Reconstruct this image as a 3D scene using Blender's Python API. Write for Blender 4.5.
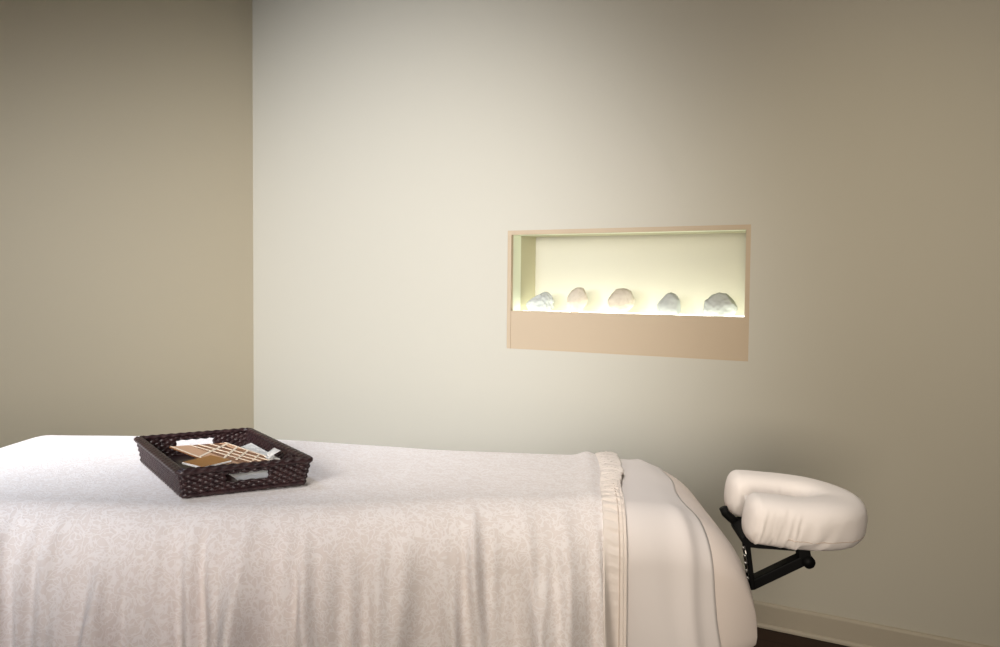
import bpy, bmesh, math, random
from mathutils import Vector, Matrix, noise
random.seed(11)
SC = bpy.context.scene
COL = SC.collection
for o in list(bpy.data.objects):
    bpy.data.objects.remove(o)

# ------------------------------------------------------------------ camera
YAW, PITCH, ROLL, EYE, FPX = .5558, .0459, .0093, 1.4, 900.0
fw = Vector((-math.sin(YAW)*math.cos(PITCH), math.cos(YAW)*math.cos(PITCH), -math.sin(PITCH)))
rt = Vector((math.cos(YAW), math.sin(YAW), 0))
up = rt.cross(fw)
rt2 = rt*math.cos(ROLL) + up*math.sin(ROLL)
up2 = -rt*math.sin(ROLL) + up*math.cos(ROLL)
cd = bpy.data.cameras.new('camera')
cam = bpy.data.objects.new('camera', cd)
COL.objects.link(cam)
cam.matrix_world = Matrix(((rt2.x, up2.x, -fw.x, 0), (rt2.y, up2.y, -fw.y, 0), (rt2.z, up2.z, -fw.z, EYE), (0, 0, 0, 1)))
cd.sensor_fit = 'HORIZONTAL'
cd.sensor_width = 36
cd.lens = 36*FPX/1000
cd.clip_start = .02
SC.camera = cam

# ------------------------------------------------------------------ view, world and lights
vs = SC.view_settings
vs.view_transform = 'Standard'
vs.look = 'None'
vs.exposure = 0
vs.gamma = 1
vs.use_curve_mapping = False
w = bpy.data.worlds.new('world')
SC.world = w
w.use_nodes = True
w.node_tree.nodes['Background'].inputs[0].default_value = (.75, .85, 1, 1)
w.node_tree.nodes['Background'].inputs[1].default_value = .05


def area(name, loc, direction, sx, sy, power, color, spread=180):
    d = bpy.data.lights.new(name, 'AREA')
    d.shape = 'RECTANGLE'
    d.size, d.size_y = sx, sy
    d.energy = power
    d.color = color
    d.spread = math.radians(spread)
    o = bpy.data.objects.new(name, d)
    COL.objects.link(o)
    o.location = loc
    o.rotation_euler = Vector(direction).to_track_quat('-Z', 'Y').to_euler()
    return o


def lamp(name, loc, target, angle, power, color, radius):
    d = bpy.data.lights.new(name, 'SPOT')
    d.energy = power
    d.color = color
    d.spot_size = math.radians(angle)
    d.spot_blend = 1
    d.shadow_soft_size = radius
    o = bpy.data.objects.new(name, d)
    COL.objects.link(o)
    o.location = loc
    o.rotation_euler = (Vector(target)-Vector(loc)).to_track_quat('-Z', 'Y').to_euler()
    return o


lamp('fill_wall_left', (-2.2, -1.2, 1.75), (-3.15, 3.66, 1.15), 55, 150, (5.1, 5.3, 5.6), .45)  # added spot, no known fixture; brightens the left of the back wall
lamp('fill_wall_mid', (-1.0, -.4, 2.1), (-2.8, 3.66, 1.2), 52, 150, (2.65, 2.55, 2.45), .45)  # unseen fill added to lift the back wall further
lamp('fill_wall_high', (-2.8, -.5, 2.75), (-3.0, 3.66, 1.6), 48, 150, (.75, .80, .95), .2)  # invented high spot, fills the back wall near the corner
lamp('fill_bed_foot', (-2.6, 1.0, 3.05), (-2.9, 1.6, .9), 60, 100, (.68, .64, .60), .15)  # fill added from above for the foot of the bed
lamp('fill_bed_tray', (-2.6, 1.2, 3.05), (-2.4, 1.6, .9), 75, 100, (.45, .52, .66), .06)  # second added fill from above, for tray and bed top
lamp('fill_wall_right', (-.5, 1.5, 3.05), (-.5, 3.66, 1.2), 66, 150, (.34, .30, .20), .3)  # made-up spot that fills the right of the back wall
lamp('fill_bed_head', (-1.0, 1.5, 3.0), (-1.0, 2.2, .9), 60, 60, (2.2, 2.1, 2.0), .3)  # fill added over the head end, no real fixture there
lamp('fill_left_wall', (.5, -.5, 1.2), (-3.95, 2.6, 1.0), 40, 150, (.62, .55, .54), .3)  # low fill added to brighten the left wall
area('fill_behind_camera', (.6, -1.4, 1.5), (-1.4, 5.0, -.05), 1.3, 1.1, 60, (.27, .24, .205), 60)  # added area fill behind the camera; there is no door
# LIGHTS_END

# ------------------------------------------------------------------ helpers
def setp(o, label=None, cat=None, group=None, kind=None):
    if label: o['label'] = label
    if cat: o['category'] = cat
    if group: o['group'] = group
    if kind: o['kind'] = kind
    return o


def obj(name, bm, mat, parent=None, smooth=True, loc=None):
    me = bpy.data.meshes.new(name)
    bmesh.ops.recalc_face_normals(bm, faces=bm.faces)
    bm.to_mesh(me)
    bm.free()
    for p in me.polygons:
        p.use_smooth = smooth
    me.materials.append(mat)
    o = bpy.data.objects.new(name, me)
    COL.objects.link(o)
    if loc is not None: o.location = loc
    if parent is not None: o.parent = parent
    return o


def empty(name, loc, rz=0, rot=None):
    o = bpy.data.objects.new(name, None)
    COL.objects.link(o)
    o.location = loc
    o.rotation_euler = rot if rot else (0, 0, rz)
    o.empty_display_size = .05
    return o


def box(bm, c, s, m=None, bev=0):
    r = bmesh.ops.create_cube(bm, size=1)
    vv = r['verts']
    for v in vv:
        v.co = Vector((v.co.x*s[0], v.co.y*s[1], v.co.z*s[2]))
    if bev:
        es = list({e for v in vv for e in v.link_edges})
        q = bmesh.ops.bevel(bm, geom=es, offset=bev, segments=2, affect='EDGES', profile=.6)
        vv = list({v for f in q['faces'] for v in f.verts} | {v for v in vv if v.is_valid})
    for v in vv:
        p = v.co.copy()
        if m is not None: p = m @ p
        v.co = p + Vector(c)
    return vv


def bar(bm, a, b, wd, th, upv=(0, 0, 1), bev=.002):
    """rectangular bar from a to b"""
    a, b = Vector(a), Vector(b)
    d = (b-a)
    L = d.length
    d.normalize()
    s = d.cross(Vector(upv)).normalized()
    u = s.cross(d)
    m = Matrix((d, s, u)).transposed()
    box(bm, (a+b)/2, (L, wd, th), m, bev)


def tube(bm, pts, rad, seg=10, closed=False, cap=True, radf=None):
    pts = [Vector(p) for p in pts]
    N = len(pts)
    rings = []
    prev = None
    for i, p in enumerate(pts):
        if closed:
            t = (pts[(i+1) % N]-pts[i-1]).normalized()
        else:
            t = (pts[min(i+1, N-1)]-pts[max(i-1, 0)]).normalized()
        if prev is None:
            a = Vector((0, 0, 1)) if abs(t.z) < .9 else Vector((1, 0, 0))
            u = (a-t*a.dot(t)).normalized()
        else:
            u = (prev-t*prev.dot(t)).normalized()
        prev = u
        v = t.cross(u)
        ring = []
        for k in range(seg):
            an = 2*math.pi*k/seg
            r = rad if radf is None else radf(i, an)
            ring.append(bm.verts.new(p+u*math.cos(an)*r+v*math.sin(an)*r))
        rings.append(ring)
    for i in range(N if closed else N-1):
        A, B = rings[i], rings[(i+1) % N]
        for k in range(seg):
            bm.faces.new((A[k], A[(k+1) % seg], B[(k+1) % seg], B[k]))
    if cap and not closed:
        bm.faces.new(rings[0])
        bm.faces.new(rings[-1])


def grid(bm, nu, nv, f, skip=None, closeu=False):
    V = [[bm.verts.new(f(i, j)) for j in range(nv)] for i in range(nu)]
    for i in range(nu if closeu else nu-1):
        for j in range(nv-1):
            if skip and skip(i, j): continue
            bm.faces.new((V[i][j], V[(i+1) % nu][j], V[(i+1) % nu][j+1], V[i][j+1]))
    if skip:
        for v in list(bm.verts):
            if not v.link_faces: bm.verts.remove(v)
    return V


def sstep(a, b, x):
    t = max(0, min(1, (x-a)/(b-a)))
    return t*t*(3-2*t)


def nz(x, y, z): return noise.noise(Vector((x, y, z)))


# ------------------------------------------------------------------ materials
def mat(name, col, rough=.6, spec=.3, bump=None, metal=0, var=None, sheen=0, emit=None):
    m = bpy.data.materials.new(name)
    m.use_nodes = True
    nt = m.node_tree
    N, L = nt.nodes, nt.links
    b = N['Principled BSDF']
    b.inputs['Base Color'].default_value = (*col, 1)
    b.inputs['Roughness'].default_value = rough
    b.inputs['Specular IOR Level'].default_value = spec
    b.inputs['Metallic'].default_value = metal
    if sheen: b.inputs['Sheen Weight'].default_value = sheen
    tc = N.new('ShaderNodeTexCoord')
    if var:                     # (scale, other colour, detail)
        no = N.new('ShaderNodeTexNoise')
        no.inputs['Scale'].default_value = var[0]
        no.inputs['Detail'].default_value = var[2]
        L.new(tc.outputs['Object'], no.inputs['Vector'])
        cr = N.new('ShaderNodeValToRGB')
        cr.color_ramp.elements[0].position = .35
        cr.color_ramp.elements[1].position = .65
        cr.color_ramp.elements[0].color = (*col, 1)
        cr.color_ramp.elements[1].color = (*var[1], 1)
        L.new(no.outputs['Fac'], cr.inputs[0])
        L.new(cr.outputs[0], b.inputs['Base Color'])
    if bump:                    # (scale, strength, distance)
        no = N.new('ShaderNodeTexNoise')
        no.inputs['Scale'].default_value = bump[0]
        no.inputs['Detail'].default_value = 4
        L.new(tc.outputs['Object'], no.inputs['Vector'])
        bp = N.new('ShaderNodeBump')
        bp.inputs['Strength'].default_value = bump[1]
        bp.inputs['Distance'].default_value = bump[2]
        L.new(no.outputs['Fac'], bp.inputs['Height'])
        L.new(bp.outputs[0], b.inputs['Normal'])
    if emit:
        b.inputs['Emission Color'].default_value = (*emit[0], 1)
        b.inputs['Emission Strength'].default_value = emit[1]
    return m


def damask(name, col, leaf):
    """cream jacquard cloth with a scribbly all-over leaf weave"""
    m = mat(name, col, .75, .2, sheen=.15)
    nt = m.node_tree
    N, L = nt.nodes, nt.links
    b = N['Principled BSDF']
    tc = N.new('ShaderNodeTexCoord')
    mu = None
    for sc, dist, wd in ((26, 2.2, .030), (41, 1.2, .036)):
        no = N.new('ShaderNodeTexNoise')
        no.inputs['Scale'].default_value = sc
        no.inputs['Detail'].default_value = 1.5
        no.inputs['Distortion'].default_value = dist
        L.new(tc.outputs['Object'], no.inputs['Vector'])
        sb = N.new('ShaderNodeMath')
        sb.operation = 'SUBTRACT'
        sb.inputs[1].default_value = .5
        L.new(no.outputs['Fac'], sb.inputs[0])
        ab = N.new('ShaderNodeMath')
        ab.operation = 'ABSOLUTE'
        L.new(sb.outputs[0], ab.inputs[0])
        mr = N.new('ShaderNodeMapRange')
        mr.inputs['From Min'].default_value = wd*.5
        mr.inputs['From Max'].default_value = wd*1.6
        mr.inputs['To Min'].default_value = 1
        mr.inputs['To Max'].default_value = 0
        L.new(ab.outputs[0], mr.inputs['Value'])
        if mu is None:
            mu = mr
        else:
            mxm = N.new('ShaderNodeMath')
            mxm.operation = 'MAXIMUM'
            L.new(mu.outputs[0], mxm.inputs[0])
            L.new(mr.outputs[0], mxm.inputs[1])
            mu = mxm
    mc = N.new('ShaderNodeMixRGB')
    mc.inputs[1].default_value = (*col, 1)
    mc.inputs[2].default_value = (*leaf, 1)
    L.new(mu.outputs[0], mc.inputs[0])
    L.new(mc.outputs[0], b.inputs['Base Color'])
    bp = N.new('ShaderNodeBump')
    bp.inputs['Strength'].default_value = .22
    bp.inputs['Distance'].default_value = .002
    L.new(mu.outputs[0], bp.inputs['Height'])
    L.new(bp.outputs[0], b.inputs['Normal'])
    return m


def wood_floor():
    m = mat('dark_wood_planks', (.030, .015, .009), .55, .15)
    nt = m.node_tree
    N, L = nt.nodes, nt.links
    b = N['Principled BSDF']
    tc = N.new('ShaderNodeTexCoord')
    br = N.new('ShaderNodeTexBrick')
    br.inputs['Color1'].default_value = (.032, .015, .009, 1)
    br.inputs['Color2'].default_value = (.022, .010, .006, 1)
    br.inputs['Mortar'].default_value = (.008, .004, .003, 1)
    br.inputs['Scale'].default_value = 1
    br.inputs['Mortar Size'].default_value = .003
    br.inputs['Brick Width'].default_value = 1.3
    br.inputs['Row Height'].default_value = .11
    L.new(tc.outputs['Object'], br.inputs['Vector'])
    L.new(br.outputs['Color'], b.inputs['Base Color'])
    return m


M_WALL = mat('pale_wall_paint', (.50, .47, .395), .85, .15, bump=(220, .06, .001))
M_TANWALL = mat('tan_wall_paint', (.56, .495, .37), .85, .15, bump=(220, .06, .001))
M_CEIL = mat('low_bounce_ceiling', (.15, .13, .10), .9, .1)  # unseen ceiling, colour kept dark to cut bounced light
M_DIM = mat('low_bounce_wall', (.10, .08, .06), .9, .1)  # unseen right and front walls, darkened so less light bounces back
M_BASE = mat('baseboard_paint', (.42, .37, .29), .5, .3)
M_FLOOR = wood_floor()
M_TAN = mat('tan_niche_paint', (.47, .37, .26), .7, .2)
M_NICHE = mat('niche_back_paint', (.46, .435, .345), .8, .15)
M_LINER = mat('niche_liner_pale', (.72, .74, .58), .7, .2)  # paler front half of the niche lining
M_OLIVE = mat('niche_olive', (.46, .43, .29), .8, .15)  # olive back half of the niche sides and top
M_GLOW = mat('lit_frosted_panel', (.9, .9, .85), .5, .2, emit=((.95, 1, .90), 3.4))
M_SPREAD = damask('cream_jacquard', (.74, .675, .645), (.82, .775, .76))
M_HEM = mat('gathered_hem_cloth', (.76, .69, .635), .8, .15, bump=(120, .3, .002))
M_SHEET = mat('white_sheet_cloth', (.73, .68, .655), .8, .15, bump=(14, .15, .004))
M_FIT = mat('cream_fitted_sheet_cloth', (.78, .69, .63), .8, .15, bump=(10, .12, .004))
M_COVER = mat('white_cradle_cover_cloth', (.82, .76, .72), .8, .15, bump=(60, .15, .002))
M_SEAM = mat('seam_thread', (.62, .52, .45), .8, .1)
M_BLACK = mat('black_plastic', (.003, .003, .003), .6, .15)
M_METAL = mat('brushed_steel', (.55, .53, .50), .3, .5, metal=1)
M_WICK = mat('dark_brown_wicker', (.014, .005, .006), .36, .5, var=(60, (.032, .014, .014), 3))
M_WOOD = mat('table_beech_wood', (.45, .28, .14), .5, .3, var=(8, (.38, .22, .10), 4))
M_VINYL = mat('table_vinyl', (.55, .48, .40), .5, .3)
M_PAPER = mat('white_paper', (.92, .90, .86), .7, .2)
M_BROWN = mat('brown_print', (.30, .135, .055), .45, .3, var=(9, (.20, .08, .035), 2))
M_TANP = mat('tan_print', (.62, .37, .22), .5, .3)
M_OCHRE = mat('ochre_card', (.30, .13, .022), .4, .35)
M_LINE = mat('pale_print_line', (.82, .68, .52), .6, .2)
M_GREY = mat('grey_stone', (.42, .43, .40), .85, .2, bump=(30, .4, .005), var=(18, (.36, .37, .345), 4))
M_BUFF = mat('buff_stone', (.52, .46, .37), .85, .2, bump=(30, .4, .005), var=(18, (.44, .37, .29), 4))
M_GLASS = mat('window_white_paint', (.8, .78, .74), .4, .3)

# ------------------------------------------------------------------ room shell
XL, XR, YB, YF, ZC = -3.95, 1.9, 3.66, -1.7, 3.15
TH = .32
NX0, NX1, NZ0, NZ1 = -2.235, -1.075, 1.0845, 1.6446


def slab_with_hole(us, vs_, pos, thick):
    """wall made of a 3x3 grid without its middle cell, pushed back by thick"""
    bm = bmesh.new()
    for i in range(3):
        for j in range(3):
            if i == 1 and j == 1: continue
            q = [bm.verts.new(pos(us[a], vs_[b])) for a, b in ((i, j), (i+1, j), (i+1, j+1), (i, j+1))]
            bm.faces.new(q)
    bmesh.ops.remove_doubles(bm, verts=bm.verts, dist=1e-5)
    r = bmesh.ops.extrude_face_region(bm, geom=list(bm.faces))
    bmesh.ops.translate(bm, verts=[g for g in r['geom'] if isinstance(g, bmesh.types.BMVert)], vec=thick)
    return bm


setp(obj('wall_back', slab_with_hole((XL-.2, NX0, NX1, XR+.2), (0, NZ0, NZ1, ZC), lambda u, v: (u, YB, v), (0, TH, 0)), M_WALL, smooth=False), kind='structure')
WY0, WY1, WZ0, WZ1 = -.25, 1.35, .85, 2.25
setp(obj('wall_left', slab_with_hole((YF, WY0, WY1, YB), (0, WZ0, WZ1, ZC), lambda u, v: (XL, u, v), (-.2, 0, 0)), M_TANWALL, smooth=False), kind='structure')


def slab(name, c, s, m):
    bm = bmesh.new()
    box(bm, c, s)
    return setp(obj(name, bm, m, smooth=False), kind='structure')


slab('wall_right', (XR+.1, (YB+YF)/2, ZC/2), (.2, YB-YF, ZC), M_DIM)
slab('wall_front', ((XL+XR)/2, YF-.1, ZC/2), (XR-XL+.4, .2, ZC), M_DIM)
slab('floor', ((XL+XR)/2, (YB+YF)/2+.02, -.05), (XR-XL+.4, YB-YF+.44, .1), M_FLOOR)
slab('ceiling', ((XL+XR)/2, (YB+YF)/2+.02, ZC+.05), (XR-XL+.4, YB-YF+.44, .1), M_CEIL)


def baseboard(name, a, b, inward):
    """profiled skirting with a rounded top and a small shoe strip at the floor"""
    a, b, n_ = Vector(a), Vector(b), Vector(inward)
    prof = [(0, 0), (.022, 0), (.022, .008), (.017, .014), (.013, .016), (.013, .090), (.011, .096), (.006, .101), (0, .102)]
    bm = bmesh.new()
    A = [bm.verts.new(a+n_*x+Vector((0, 0, z))) for x, z in prof]
    B = [bm.verts.new(b+n_*x+Vector((0, 0, z))) for x, z in prof]
    k = len(prof)
    for i in range(k):
        bm.faces.new((A[i], A[(i+1) % k], B[(i+1) % k], B[i]))
    bm.faces.new(A)
    bm.faces.new(B)
    setp(obj(name, bm, M_BASE, smooth=False), kind='structure')


baseboard('baseboard_back', (XL, YB, 0), (XR, YB, 0), (0, -1, 0))
baseboard('baseboard_left', (XL, YF, 0), (XL, YB, 0), (1, 0, 0))

bm = bmesh.new()
for y in (WY0+.03, WY1-.03, (WY0+WY1)/2):
    box(bm, (XL-.06, y, (WZ0+WZ1)/2), (.05, .06, WZ1-WZ0))
for z in (WZ0+.03, WZ1-.03):
    box(bm, (XL-.06, (WY0+WY1)/2, z), (.048, WY1-WY0, .06))
setp(obj('window_1', bm, M_GLASS, smooth=False), kind='structure')

# ------------------------------------------------------------------ lit display niche
FR = .020
SHZ = 1.266
IX0, IX1, IZ1 = NX0+FR, NX1-FR, NZ1-FR
NYB = YB+.235
niche = setp(empty('display_niche', ((NX0+NX1)/2, YB, NZ0)), 'recessed wall niche with tan surround and glowing shelf', 'niche')
niche_o = Vector(niche.location)


def npart(name, boxes, m):
    bm = bmesh.new()
    for a, b in boxes:
        a, b = Vector(a), Vector(b)
        box(bm, (a+b)/2-niche_o, b-a)
    return obj(name, bm, m, niche, smooth=False)


npart('frame', [((NX0, YB+.001, NZ0), (IX0, YB+.020, NZ1)), ((IX1, YB+.001, NZ0), (NX1, YB+.020, NZ1)), ((IX0, YB+.001, IZ1), (IX1, YB+.020, NZ1))], M_TAN)
npart('fascia_panel', [((IX0, YB+.004, NZ0), (IX1, YB+.020, SHZ))], M_TAN)
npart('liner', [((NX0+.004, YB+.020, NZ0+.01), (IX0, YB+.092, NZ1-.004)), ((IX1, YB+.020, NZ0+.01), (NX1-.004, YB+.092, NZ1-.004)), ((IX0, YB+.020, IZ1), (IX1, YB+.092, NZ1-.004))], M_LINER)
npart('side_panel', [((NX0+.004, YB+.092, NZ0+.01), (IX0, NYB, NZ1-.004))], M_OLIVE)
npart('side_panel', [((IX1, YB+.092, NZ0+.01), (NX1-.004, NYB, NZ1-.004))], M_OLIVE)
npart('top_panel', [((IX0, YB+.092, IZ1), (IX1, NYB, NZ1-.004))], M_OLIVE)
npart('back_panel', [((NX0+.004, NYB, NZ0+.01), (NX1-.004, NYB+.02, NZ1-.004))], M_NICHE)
npart('light_shelf', [((IX0, YB+.020, SHZ-.014), (IX1, NYB, SHZ-.003))], M_GLOW)


# ------------------------------------------------------------------ stones on the shelf
def stone(label, x, r, m, seed, rough=.12, tilt=0, facets=0, flat=-.8, cut=None):
    rx, ry, rz = r
    bm = bmesh.new()
    bmesh.ops.create_icosphere(bm, subdivisions=5, radius=1)
    rnd = random.Random(seed)
    planes = [(Vector((rnd.uniform(-1, 1), rnd.uniform(-1, 1), rnd.uniform(-.3, 1))).normalized(), rnd.uniform(.66, .86)) for _ in range(facets)]
    if cut: planes += cut
    ca, sa = math.cos(tilt), math.sin(tilt)
    for v in bm.verts:
        d = v.co.normalized()
        k = 1+rough*nz(d.x*1.4+seed*3.1, d.y*1.4, d.z*1.4)+rough*.45*nz(d.x*4+seed, d.y*4, d.z*4)+rough*.15*nz(d.x*11, d.y*11+seed, d.z*11)
        p = d*k
        for q, h in planes:
            ex = p.dot(q)-h
            if ex > 0: p -= q*ex*.85
        p = Vector((p.x*rx, p.y*ry, p.z*rz))
        p = Vector((p.x*ca+p.z*sa, p.y, -p.x*sa+p.z*ca))
        fz = flat*(rz*abs(ca)+rx*abs(sa))*.93
        if p.z < fz: p.z = fz+(p.z-fz)*.1
        v.co = p
    zmin = min(v.co.z for v in bm.verts)
    for v in bm.verts: v.co.z -= zmin
    o = obj('stone', bm, m, None, True, (x, YB+.10, SHZ-.003))
    return setp(o, label, 'stone', 'stones on the lit niche shelf')


stone('jagged grey stone with a notched top, leftmost on the glowing niche shelf', -2.114, (.068, .045, .058), M_GREY, 5, .30, 0, 0, -.72, [(Vector((-.60, -.1, .80)), .50), (Vector((-.9, 0, -.3)), .80)])
stone('small tilted buff oval stone on the glowing shelf beside the jagged stone', -1.911, (.046, .040, .062), M_BUFF, 9, .12, .40, 0)
stone('rounded buff stone in the middle of the glowing niche shelf', -1.690, (.062, .045, .054), M_BUFF, 14, .13, -.5, 0)
stone('grey dome shaped stone with straight sides standing on the glowing shelf', -1.460, (.054, .042, .062), M_GREY, 21, .10, 0, 0, -.55, [(Vector((-.72, 0, .70)), .74), (Vector((1, 0, 0)), .86), (Vector((-1, 0, 0)), .86)])
stone('wide grey stone at the right end of the glowing niche shelf', -1.226, (.072, .048, .056), M_GREY, 33, .16, 0, 0, -.74, [(Vector((.8, 0, .6)), .84)])

# ------------------------------------------------------------------ massage table and its linen
BA = math.radians(30)
ES, ET = Vector((math.cos(BA), math.sin(BA), 0)), Vector((-math.sin(BA), math.cos(BA), 0))
TC = 2.28


def W(s, t, z=0): return ES*s + ET*t + Vector((0, 0, z))


S0, LE, ZB = .225, .292, .615          # where the head end starts to round off, its length, its lower edge
SL, LL = -1.44, .20                   # the same at the foot end


def ztop(s): return .900 + .013*sstep(.1, -1.0, s)
def wnear(s): return .355 + .175*sstep(.15, -.75, s)
def wfar(s): return .355 + .12*sstep(.15, -1.0, s)


FOLDS = []
rnd = random.Random(4)
x = -1.6
while x < .16:
    FOLDS.append((x, rnd.uniform(.010, .024), rnd.uniform(.014, .042), rnd.uniform(.0, .10), rnd.uniform(-.10, .10)))
    x += rnd.uniform(.024, .070)


for k in range(34):
    FOLDS.append((rnd.uniform(-1.3, .12), rnd.uniform(.006, .011), rnd.uniform(.006, .016), rnd.uniform(.02, .16), rnd.uniform(-.12, .12)))


def foldf(s, d):
    v = 0
    for c, wd, am, st, sk in FOLDS:
        u = (s-c-sk*d)/(wd*(1+d*1.5))
        if abs(u) < 3: v += am*math.exp(-u*u)*sstep(st, st+.22, d)
    return v


def cloth(s, a, off, fold=1.0, lean=.10, zmin=None):
    """point of the linen: s along the table, a arc length across (minus = near side)"""
    th = None
    hf, wf, ss = 1, 1, s
    if s > S0:
        th = min(1, (s-S0)/(LE))*math.pi/2
        ss = S0+(LE+off)*math.sin(th)
        hf = math.cos(th)
        hf = (1-math.sin(th)**2.5)**(1/2.5)
        wf = (1-(math.sin(th)**3.6)*.20)
    elif s < SL:
        th = min(1, (SL-s)/LL)*math.pi/2
        ss = SL-(LL+off)*math.sin(th)
        hf = math.cos(th)
        wf = 1-(math.sin(th)**3)*.15
    sg = -1 if a < 0 else 1
    Wd = (wnear(s) if a < 0 else wfar(s))
    rc = .115
    d = abs(a)
    fl = Wd-rc
    R = rc+off
    if d < fl:
        t, z, nt_, nz_ = d, 0, 0, 1
    elif d < fl+rc*math.pi/2:
        q = (d-fl)/rc
        t, z, nt_, nz_ = fl+R*math.sin(q), -rc+R*math.cos(q)-off, math.sin(q), math.cos(q)
    else:
        dr = d-fl-rc*math.pi/2
        t, z, nt_, nz_ = fl+R+dr*lean, -rc-off-dr, 1, lean
    z += ztop(s)+off
    k = 0
    dd = max(0, d-fl)
    if sg < 0 and fold:
        k += fold*foldf(s, dd)
        k += fold*.006*nz(s*7, dd*5, 3.1)*sstep(0, .2, dd)
    flatm = 1-sstep(fl-.05, fl+.1, d)
    k += .0035*nz(s*5+7, a*5, off*90)*(.4+.6*(1-flatm))
    t += k*nt_
    z += k*nz_
    t *= wf
    if hf < 1:
        z = ZB+(z-ZB)*hf if z > ZB else z
    return W(ss, TC+sg*t, z)


def cloth_mesh(s_of, svals, avals, off, **kw):
    bm = bmesh.new()
    grid(bm, len(svals), len(avals), lambda i, j: cloth(s_of(svals[i], avals[j]), avals[j], off, **kw))
    return bm


def lin(a, b, k): return [a+(b-a)*i/(k-1) for i in range(k)]


# the table itself, under the linen
table = setp(empty('massage_table', W(-.45, TC, 0), BA), 'padded massage table on wooden legs hidden beneath the cream linen', 'massage table')
bm = bmesh.new()
box(bm, (-.07, 0, .768), (1.76, .60, .125), None, .055)
obj('padded_top', bm, M_VINYL, table)
bm = bmesh.new()
for y in (-.25, .25): box(bm, (0, y, .705), (1.70, .03, .07), None, .004)
for xx in (-.84, 0, .84): box(bm, (xx, 0, .705), (.03, .47, .07), None, .004)
obj('frame_rail', bm, M_WOOD, table, False)
for xx in (-.74, .74):
    for y in (-.22, .22):
        bm = bmesh.new()
        bar(bm, (xx*.98, y, .70), (xx*1.04, y*1.05, 0.0), .05, .035, (0, 1, 0), .004)
        obj('leg', bm, M_WOOD, table, False)
for xx in (-.755, .755):
    bm = bmesh.new()
    bar(bm, (xx, -.22, .32), (xx, .22, .32), .03, .05, (0, 0, 1), .004)
    obj('cross_brace', bm, M_WOOD, table, False)

# fitted sheet: closes over the head end and tucks in under the pad
def a_end(s, sg, off, zlow):
    """arc length at which the cloth reaches zlow"""
    Wd = wnear(s) if sg < 0 else wfar(s)
    rc = .115
    return Wd-rc+rc*math.pi/2+(ztop(s)-rc-zlow)


ang = [S0+LE*k/44 for k in range(45)]
sv = lin(-1.30, S0, 60)[:-1]+ang
bm = bmesh.new()
NA = 121


def fit_pt(i, j):
    s = sv[i]
    u = -1+2*j/(NA-1)
    sg = -1 if u < 0 else 1
    return cloth(s, sg*a_end(s, sg, 0, ZB-.002)*abs(u), 0, fold=.12, lean=.02)


V = grid(bm, len(sv), NA, fit_pt)
rim_ring = [V[i][0] for i in range(len(sv))]+[V[-1][j] for j in range(1, NA-1)]+[V[i][NA-1] for i in reversed(range(len(sv)))]
prev = rim_ring
ctr = W(-.4, TC, 0)
for k, (ins, dz) in enumerate(((.002, -.018), (.012, -.034), (.030, -.044), (.055, -.046))):
    cur = []
    for v in rim_ring:
        p = v.co.copy()
        q = p-ctr
        sl, tl = q.dot(ES), q.dot(ET)
        sl2 = sl-ins*sstep(.5, .85, sl)
        tl2 = tl-math.copysign(ins, tl)*min(1, abs(tl)/.12)
        wob = .004*nz(sl*18, tl*18, 2)
        cur.append(bm.verts.new(ctr+ES*sl2+ET*tl2+Vector((0, 0, p.z+dz+wob))))
    for i in range(len(cur)-1):
        bm.faces.new((prev[i], prev[i+1], cur[i+1], cur[i]))
    prev = cur
fs = obj('fitted_sheet', bm, M_FIT)
setp(fs, 'smooth cream fitted sheet stretched over the rounded head end of the table', 'sheet')

# flat top sheet: its white turned-down end lies between the coverlet hem and the fitted sheet
def s_sheet(sv_, a):
    near = sstep(-.15, -.80, a)
    end = .325+.055*near
    end += .006*math.sin(a*14)
    return -.35+(end+.35)*sv_


def sheet_pt(u, a):
    s = s_sheet(u, a)
    p = cloth(s, a, .0035, fold=.0, lean=.05)
    # soft lengthwise ridges and the loose turned edge
    e = s_sheet(1, a)-s
    dd = max(0, abs(a)-.20)
    h = .012*math.exp(-((e-.035-.03*dd)/.013)**2)*sstep(.02, .2, dd+.05)
    h += .006*math.exp(-((e-.105+.05*dd)/.02)**2)*sstep(.0, .3, dd)
    h += .004*nz(s*9, a*6, 5)
    q = p-W(s*.9, TC, .62)
    q.normalize()
    return p+q*max(h, -.001)


bm = bmesh.new()
us, av = lin(0, 1, 120), lin(-.92, .80, 190)
grid(bm, len(us), len(av), lambda i, j: sheet_pt(us[i], av[j]))
ts = obj('top_sheet', bm, M_SHEET)
so = ts.modifiers.new('thickness', 'SOLIDIFY')
so.thickness = .0015
setp(ts, 'white flat sheet showing between the coverlet hem and the cream fitted sheet', 'sheet')

# coverlet
def s_hem(a):
    near = sstep(.35, -.45, a)
    return .245-.030*near+.003*math.sin(a*11+1)*sstep(-.6, .1, a)


SPLEN = SL-LL
def s_spread(u, a): return SPLEN+(s_hem(a)-.032-SPLEN)*u


bm = bmesh.new()
us, av = lin(0, 1, 300), lin(-1.02, .95, 210)


def spread_pt(u, a):
    s = s_spread(u, a)
    p = cloth(s, a, .014)
    # the cloth puffs up just before the gathered hem
    g = math.exp(-((s_hem(a)-.075-s)/.022)**2)*sstep(-.45, -.1, a)
    return p+Vector((0, 0, .010*g))


grid(bm, len(us), len(av), lambda i, j: spread_pt(us[i], av[j]))
cov = obj('coverlet', bm, M_SPREAD)
so = cov.modifiers.new('thickness', 'SOLIDIFY')
so.thickness = .004
setp(cov, 'cream leaf-patterned coverlet draped over the massage table under the wicker tray', 'coverlet')

# gathered hem band and stitch lines
bm = bmesh.new()
nu, nv = 22, 640
av2 = lin(-1.02, .95, nv)


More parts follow.
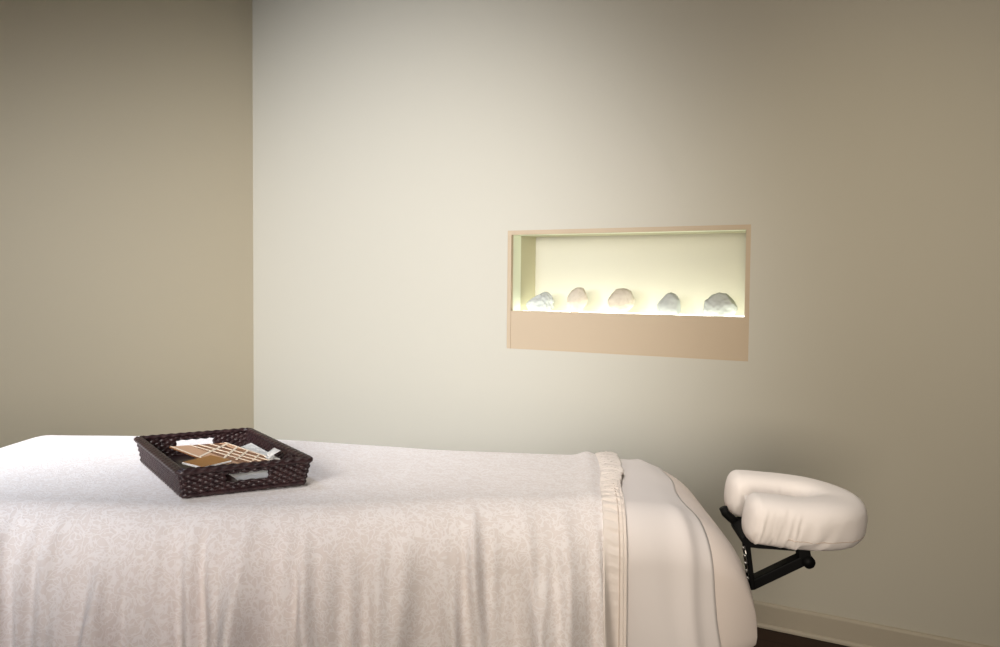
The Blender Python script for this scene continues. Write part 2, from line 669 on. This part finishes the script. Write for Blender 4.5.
def hem_pt(i, j):
    u, a = i/(nu-1), av2[j]
    s = s_hem(a)-.050+(.050+.003*nz(a*16, 1, 4))*u
    p = cloth(s, a, .0178, fold=1-.7*max(0, u-.45))
    amp = .0050*sstep(-.46, -.16, a)+.0004
    mid = math.sin(math.pi*min(1, max(0, u)))**.6
    ph = a*2*math.pi/.026+u*2.6+2.2*nz(a*9, 0, 7)
    h = mid*amp*(math.sin(ph)+.6*math.sin(ph*2.3+u*3+4*nz(a*20, u*2, 3)))+mid*.0015
    q = p-W(s, TC, .6)
    q.normalize()
    return p+q*h


grid(bm, nu, nv, hem_pt)
hem = obj('gathered_hem', bm, M_HEM, cov)
so = hem.modifiers.new('thickness', 'SOLIDIFY')
so.thickness = .003
for dx in (-.0165, -.0085, -.0015):
    bm = bmesh.new()
    pts = []
    for a in lin(-1.02, -.10, 160):
        s = s_hem(a)+dx
        p = cloth(s, a, .0208, fold=1-.7*max(0, (dx+.050)/.050-.45))
        pts.append(p)
    tube(bm, pts, .0012, 6)
    obj('stitching', bm, M_SEAM if dx < -.01 else M_HEM, hem)
# LINEN_END

# ------------------------------------------------------------------ face cradle
CR = empty('face_cradle', W(.651, TC, .774), rot=(math.radians(3.5), math.radians(5.5), BA))
setp(CR, 'horseshoe face cradle in a white gathered cover on a black bracket', 'face cradle')
bm = bmesh.new()
AX, BX, RY = -.132, -.010, .105
path = []
for k in range(34): path.append((AX+(BX-AX)*k/33, -RY))
for k in range(1, 60):
    an = -math.pi/2+math.pi*k/60
    path.append((BX+(RY+.028)*math.cos(an), RY*math.sin(an)))
for k in range(34): path.append((BX+(AX-BX)*k/33, RY))
NP = len(path)
NS = 64
HW, HH = .066, .059
rnd = random.Random(8)
WR = [(rnd.uniform(0, 1), rnd.uniform(.006, .016), rnd.uniform(.004, .011), rnd.uniform(-1.2, 1.2)) for _ in range(60)] + [(rnd.uniform(.02, .34), rnd.uniform(.004, .010), rnd.uniform(.005, .012), rnd.uniform(.3, 1.6)) for _ in range(16)]


def cush(i, j):
    x, y = path[i]
    xa, ya = path[max(0, i-1)]
    xb, yb = path[min(NP-1, i+1)]
    tx, ty = xb-xa, yb-ya
    l = math.hypot(tx, ty)
    tx, ty = tx/l, ty/l
    ox, oy = ty, -tx                       # outward side of the horseshoe
    f = i/(NP-1)
    dist = min(i, NP-1-i)/(NP-1)
    e = min(1, dist/.062)
    endk = math.sqrt(max(0, 1-(1-e)**2))
    endk = max(endk, .02)
    an = 2*math.pi*j/NS
    c, s = math.cos(an), math.sin(an)
    pw = .72
    cx = math.copysign(abs(c)**pw, c)*HW
    cz = math.copysign(abs(s)**pw, s)*HH
    # wrinkles drawn down to the elastic under the pad
    side = sstep(.35, -.9, s)*.8+.2*sstep(.9, .2, s)
    wr = 0
    for p0, wd, am, sk in WR:
        u = (f-p0-sk*.05*s)/(wd*(.5+.35*(1+s)))
        if abs(u) < 2.6: wr += am*math.exp(-u*u)
    rdg = max(0, 1-abs(nz(f*30-.75*s, s*.5, 3.7))*3.2)
    rdg2 = max(0, 1-abs(nz(f*55-1.1*s, s*.8, 9.1))*3.0)
    wr = (min(wr, .009)*.7+.0075*rdg+.004*rdg2)*side*(1-.9*sstep(-.55, -.95, s))*(.35+.65*sstep(.14, .22, abs(f-.5)))
    k = 1+wr/HH*.75
    bot = 1-.10*sstep(0, -1, s)
    bulge = 1+.05*math.cos((f-.5)*math.pi*2)
    shrink = .30+.70*endk
    cx *= endk*k*bot*bulge
    cz *= (shrink if endk > .05 else .25)*k*bulge
    if endk <= .05: cx = 0
    return Vector((x+ox*cx, y+oy*cx, HH+cz+.004*nz(x*14, y*14, cz*14)))


V = grid(bm, NP, NS, cush)
for i in range(NP-1):
    bm.faces.new((V[i][NS-1], V[i+1][NS-1], V[i+1][0], V[i][0]))
for i in (0, NP-1):
    bm.faces.new(V[i])
bmesh.ops.remove_doubles(bm, verts=bm.verts, dist=1e-4)
cu = obj('cushion', bm, M_COVER, CR)
# cloth of the cover stretched across the opening
bm = bmesh.new()


def web(i, j):
    u, v = i/29, -1+2*j/23
    x = -.10+.135*u
    hw = RY-.030 if x < BX else math.sqrt(max(0, 1-((x-BX)/(RY+.0))**2))*(RY-.03)
    z = .084-.020*(1-v*v)*(1-.6*u)+.003*math.sin(v*14+u*4)*(1-u)
    return Vector((x, hw*v, z))


grid(bm, 30, 24, web)
o = obj('cover_web', bm, M_COVER, CR)
so = o.modifiers.new('thickness', 'SOLIDIFY')
so.thickness = .003
# seam round the outside of the cover
bm = bmesh.new()
pts = []
for i in range(24, NP-20):
    j = int(NS*.985) % NS
    a, b = cush(i, 60), cush(i, 62)
    d = Vector((a.x-path[i][0], a.y-path[i][1], 0)).normalized()
    pts.append((a+b)/2+d*.0006)
tube(bm, pts, .0013, 6)
obj('cover_seam', bm, M_SEAM, CR)
# black bracket
bm = bmesh.new()
pr = [(-.120, -.006), (-.104, .004), (.080, .006), (.102, .000), (.066, -.012), (.030, -.022), (-.080, -.026), (-.112, -.026)]
A = [bm.verts.new((x, -.075, z)) for x, z in pr]
B = [bm.verts.new((x, .075, z)) for x, z in pr]
for i in range(len(pr)):
    bm.faces.new((A[i], A[(i+1) % len(pr)], B[(i+1) % len(pr)], B[i]))
bm.faces.new(A)
bm.faces.new(B)
bmesh.ops.bevel(bm, geom=list(bm.edges), offset=.002, segments=2, affect='EDGES')
obj('platform', bm, M_BLACK, CR, False)
bm = bmesh.new()
bar(bm, (-.078, -.045, -.128), (.046, -.045, -.046), .034, .026, (0, 0, 1), .003)
obj('strut', bm, M_BLACK, CR, False)
bm = bmesh.new()
bar(bm, (.050, -.045, -.062), (.034, -.045, -.010), .034, .030, (1, 0, 0), .004)
obj('clamp', bm, M_BLACK, CR, False)
bm = bmesh.new()
tube(bm, [(.052, -.070, -.050), (.052, -.020, -.050)], .015, 20)
obj('pivot_knob', bm, M_BLACK, CR)
for y in (-.062, -.028):
    bm = bmesh.new()
    bar(bm, (-.108, y, .000), (-.074, y, -.136), .012, .012, (1, 0, 0), .003)
    obj('link', bm, M_BLACK, CR, False)
bm = bmesh.new()
for k in range(5):
    q = Vector((-.111+.0052*k, -.062, -.030-.019*k))
    tube(bm, [q, q+Vector((.0012, 0, -.007))], .0042, 8)
tube(bm, [(-.111+.0052*t, -.062, -.020-.019*t) for t in (0, 2, 4.8)], .002, 8)
obj('adjusting_strip', bm, M_METAL, CR)
for y in (-.09, .09):
    bm = bmesh.new()
    tube(bm, [(-.080, y*.5, -.132), (-.12, y*.8, -.144), (-.30, y, -.164)], .009, 14)
    obj('mounting_rod', bm, M_BLACK, CR)
bm = bmesh.new()
tube(bm, [(-.146, .052, .030), (-.138, .052, .016), (-.122, .052, .004), (-.100, .050, -.010)], .011, 10)
obj('cam_lever', bm, M_BLACK, CR)
# CRADLE_END

# ------------------------------------------------------------------ wicker tray
TS, TT = -.758, 2.170
TZ = ztop(TS)+.0185
TANG = BA+math.radians(-56)
tray = setp(empty('wicker_tray', W(TS, TT, TZ), TANG), 'dark brown woven wicker tray with handle slots lying on the coverlet', 'tray')
HL, HWD, HT, FL = .228, .134, .055, .010      # half length, half width, height, outward flare


def weave_side(p0, p1, out, hole=None):
    """one woven wall from p0 to p1, leaning outwards; hole=(u0,u1,v0,v1) leaves the handle slot open"""
    p0, p1, out = Vector(p0), Vector(p1), Vector(out)
    L = (p1-p0).length
    nu, nv = int(L/.0018)+1, 55
    st, rows = .0115, 9
    bm = bmesh.new()

    def f(i, j):
        u, v = i/(nu-1)*L, j/(nv-1)
        fl = out*FL*v
        e = (u/L-.5)*2
        base = p0+(p1-p0)*(u/L)
        q = base+(p1-p0).normalized()*e*FL*v+fl+Vector((0, 0, HT*v))
        r = int(v*rows*.999)
        fr = v*rows-r
        ph = math.pi*u/st+math.pi*(r % 2)+.7*fr
        d = .0019*math.sin(ph)*math.sin(math.pi*fr)**.7+.0010*math.sin(math.pi*fr)+.0008*nz(u*90, v*20, L)
        return q+out*d
    sk = None
    if hole:
        u0, u1, v0, v1 = hole
        sk = lambda i, j: u0 <= i/(nu-1) < u1 and v0 <= j/(nv-1) < v1
    grid(bm, nu, nv, f, sk)
    o = obj('woven_side', bm, M_WICK, tray)
    so = o.modifiers.new('thickness', 'SOLIDIFY')
    so.thickness = .008
    so.offset = 0
    return o


HOLE = (.33, .67, .40, .78)
weave_side((-HL, -HWD, 0), (HL, -HWD, 0), (0, -1, 0))
weave_side((HL, -HWD, 0), (HL, HWD, 0), (1, 0, 0), HOLE)
weave_side((HL, HWD, 0), (-HL, HWD, 0), (0, 1, 0))
weave_side((-HL, HWD, 0), (-HL, -HWD, 0), (-1, 0, 0), HOLE)


def rr(hx, hy, z, r, per=14, step=.006):
    pts = []
    for cx, cy, a0 in ((hx-r, hy-r, 0), (-hx+r, hy-r, 90), (-hx+r, -hy+r, 180), (hx-r, -hy+r, 270)):
        for k in range(per):
            a = math.radians(a0+90*k/(per-1))
            pts.append(Vector((cx+r*math.cos(a), cy+r*math.sin(a), z)))
    out = []
    for i in range(len(pts)):
        a, b = pts[i], pts[(i+1) % len(pts)]
        k = max(1, int((b-a).length/step))
        for q in range(k): out.append(a+(b-a)*q/k)
    return out


bm = bmesh.new()
for hx, hy, z, r in ((HL+FL+.005, HWD+FL+.005, HT, .0062), (HL+FL-.003, HWD+FL-.003, HT+.002, .0058)):
    P = rr(hx, hy, z, .012, step=.0028)
    tube(bm, P, r, 10, True, radf=lambda i, an, r=r: r*(1+.16*math.sin(2*an+i*.75)))
obj('braided_rim', bm, M_WICK, tray)
bm = bmesh.new()
P = rr(HL+.003, HWD+.003, .002, .010, step=.0028)
tube(bm, P, .0055, 10, True, radf=lambda i, an: .0055*(1+.16*math.sin(2*an+i*.75)))
obj('braided_foot', bm, M_WICK, tray)
bm = bmesh.new()
box(bm, (0, 0, .001), (2*HL, 2*HWD, .006))
obj('tray_base', bm, M_WICK, tray, False)


# ------------------------------------------------------------------ papers in the tray
def tray_xy(x, y, z): return tray.matrix_basis @ Vector((x, y, z))


RT = Matrix.Translation(tray.location) @ Matrix.Rotation(TANG, 4, 'Z')


def sheet_obj(name, pts, thick, m, curl=0, parent=None):
    """thin card from a quad given in tray coordinates (corner order round the outline)"""
    bm = bmesh.new()
    p = [Vector(q) for q in pts]
    K = 12

    def f(i, j):
        u, v = i/(K-1), j/(K-1)
        q = (p[0]*(1-u)+p[1]*u)*(1-v)+(p[3]*(1-u)+p[2]*u)*v
        return q+Vector((0, 0, curl*math.sin(math.pi*u)*math.sin(math.pi*(.3+.7*v))))
    grid(bm, K, K, f)
    bmesh.ops.solidify(bm, geom=list(bm.faces), thickness=thick)
    if parent is None:
        bm.transform(RT)
    o = obj(name, bm, m, parent, False)
    return o


# white sheets at the bottom, their corner showing through the near handle slot
o = sheet_obj('paper_sheet', [(.00, .00, .0075), (.213, .00, .0075), (.213, .112, .0085), (.02, .115, .0085)], .0012, M_PAPER, .001)
setp(o, 'white paper at the bottom of the tray showing through the near handle slot', 'paper')
o = sheet_obj('folded_paper', [(-.150, .070, .020), (.105, .060, .022), (.118, .120, .036), (-.145, .124, .036)], .0016, M_PAPER, .002)
setp(o, 'long white folded paper beside the brown leaflet along the far right wall of the tray', 'paper')
o = sheet_obj('paper_tag', [(.060, .098, .042), (.108, .090, .042), (.100, .122, .056), (.045, .124, .054)], .0012, M_PAPER, .006)
setp(o, 'small curled white paper tag leaning on the right wall of the wicker tray', 'paper')
# large brown leaflet with pale printed lines
LFR = Matrix.Rotation(math.radians(13), 4, 'Z') @ Matrix.Rotation(math.radians(-3), 4, 'X') @ Matrix.Rotation(math.radians(2), 4, 'Y')
LF = RT @ Matrix.Translation((-.022, .016, .037)) @ LFR
lf = empty('leaflet', LF.to_translation(), rot=LF.to_euler())
setp(lf, 'large brown leaflet with crossing pale lines lying in the wicker tray', 'leaflet')


def lf_band(name, a, b, wd, m, z):
    bm = bmesh.new()
    bar(bm, (a[0], a[1], z), (b[0], b[1], z), wd, .0008, (0, 0, 1), 0)
    return obj(name, bm, m, lf, False)


bm = bmesh.new()
box(bm, (0, 0, 0), (.26, .155, .003), None, .0006)
obj('brown_cover', bm, M_BROWN, lf, False)
lf_band('tan_panel', (-.128, -.052), (.128, -.046), .046, M_TANP, .0018)
lf_band('tan_panel', (-.126, .066), (-.04, .066), .018, M_TANP, .0018)
for a, b, wd in (((-.128, -.024), (.128, .010), .005), ((-.128, .000), (.128, .034), .005), ((-.128, .030), (.128, .056), .005),
                 ((-.128, .074), (.128, .074), .005), ((-.128, -.074), (.128, -.074), .005),
                 ((-.110, .072), (.020, -.072), .008), ((-.060, .072), (.060, -.030), .007), ((-.005, .072), (.085, -.010), .006), ((.050, .072), (.110, .020), .005)):
    lf_band('pale_line', a, b, wd, M_LINE, .0024)
# ochre card tilted in the near left corner, with a pale edge
CD = RT @ Matrix.Translation((.088, -.050, .044)) @ Matrix.Rotation(math.radians(18), 4, 'Z') @ Matrix.Rotation(math.radians(4), 4, 'X')
cdo = empty('card', CD.to_translation(), rot=CD.to_euler())
setp(cdo, 'small ochre card with a pale edge in the near left corner of the wicker tray', 'card')
bm = bmesh.new()
box(bm, (0, 0, .0012), (.084, .074, .0012), None, .0003)
obj('ochre_face', bm, M_OCHRE, cdo, False)
bm = bmesh.new()
box(bm, (0, -.002, -.0012), (.086, .078, .0036), None, .0005)
o = obj('paper_backing', bm, M_PAPER, cdo, False)
o['label'] = 'pale paper edge of the card'
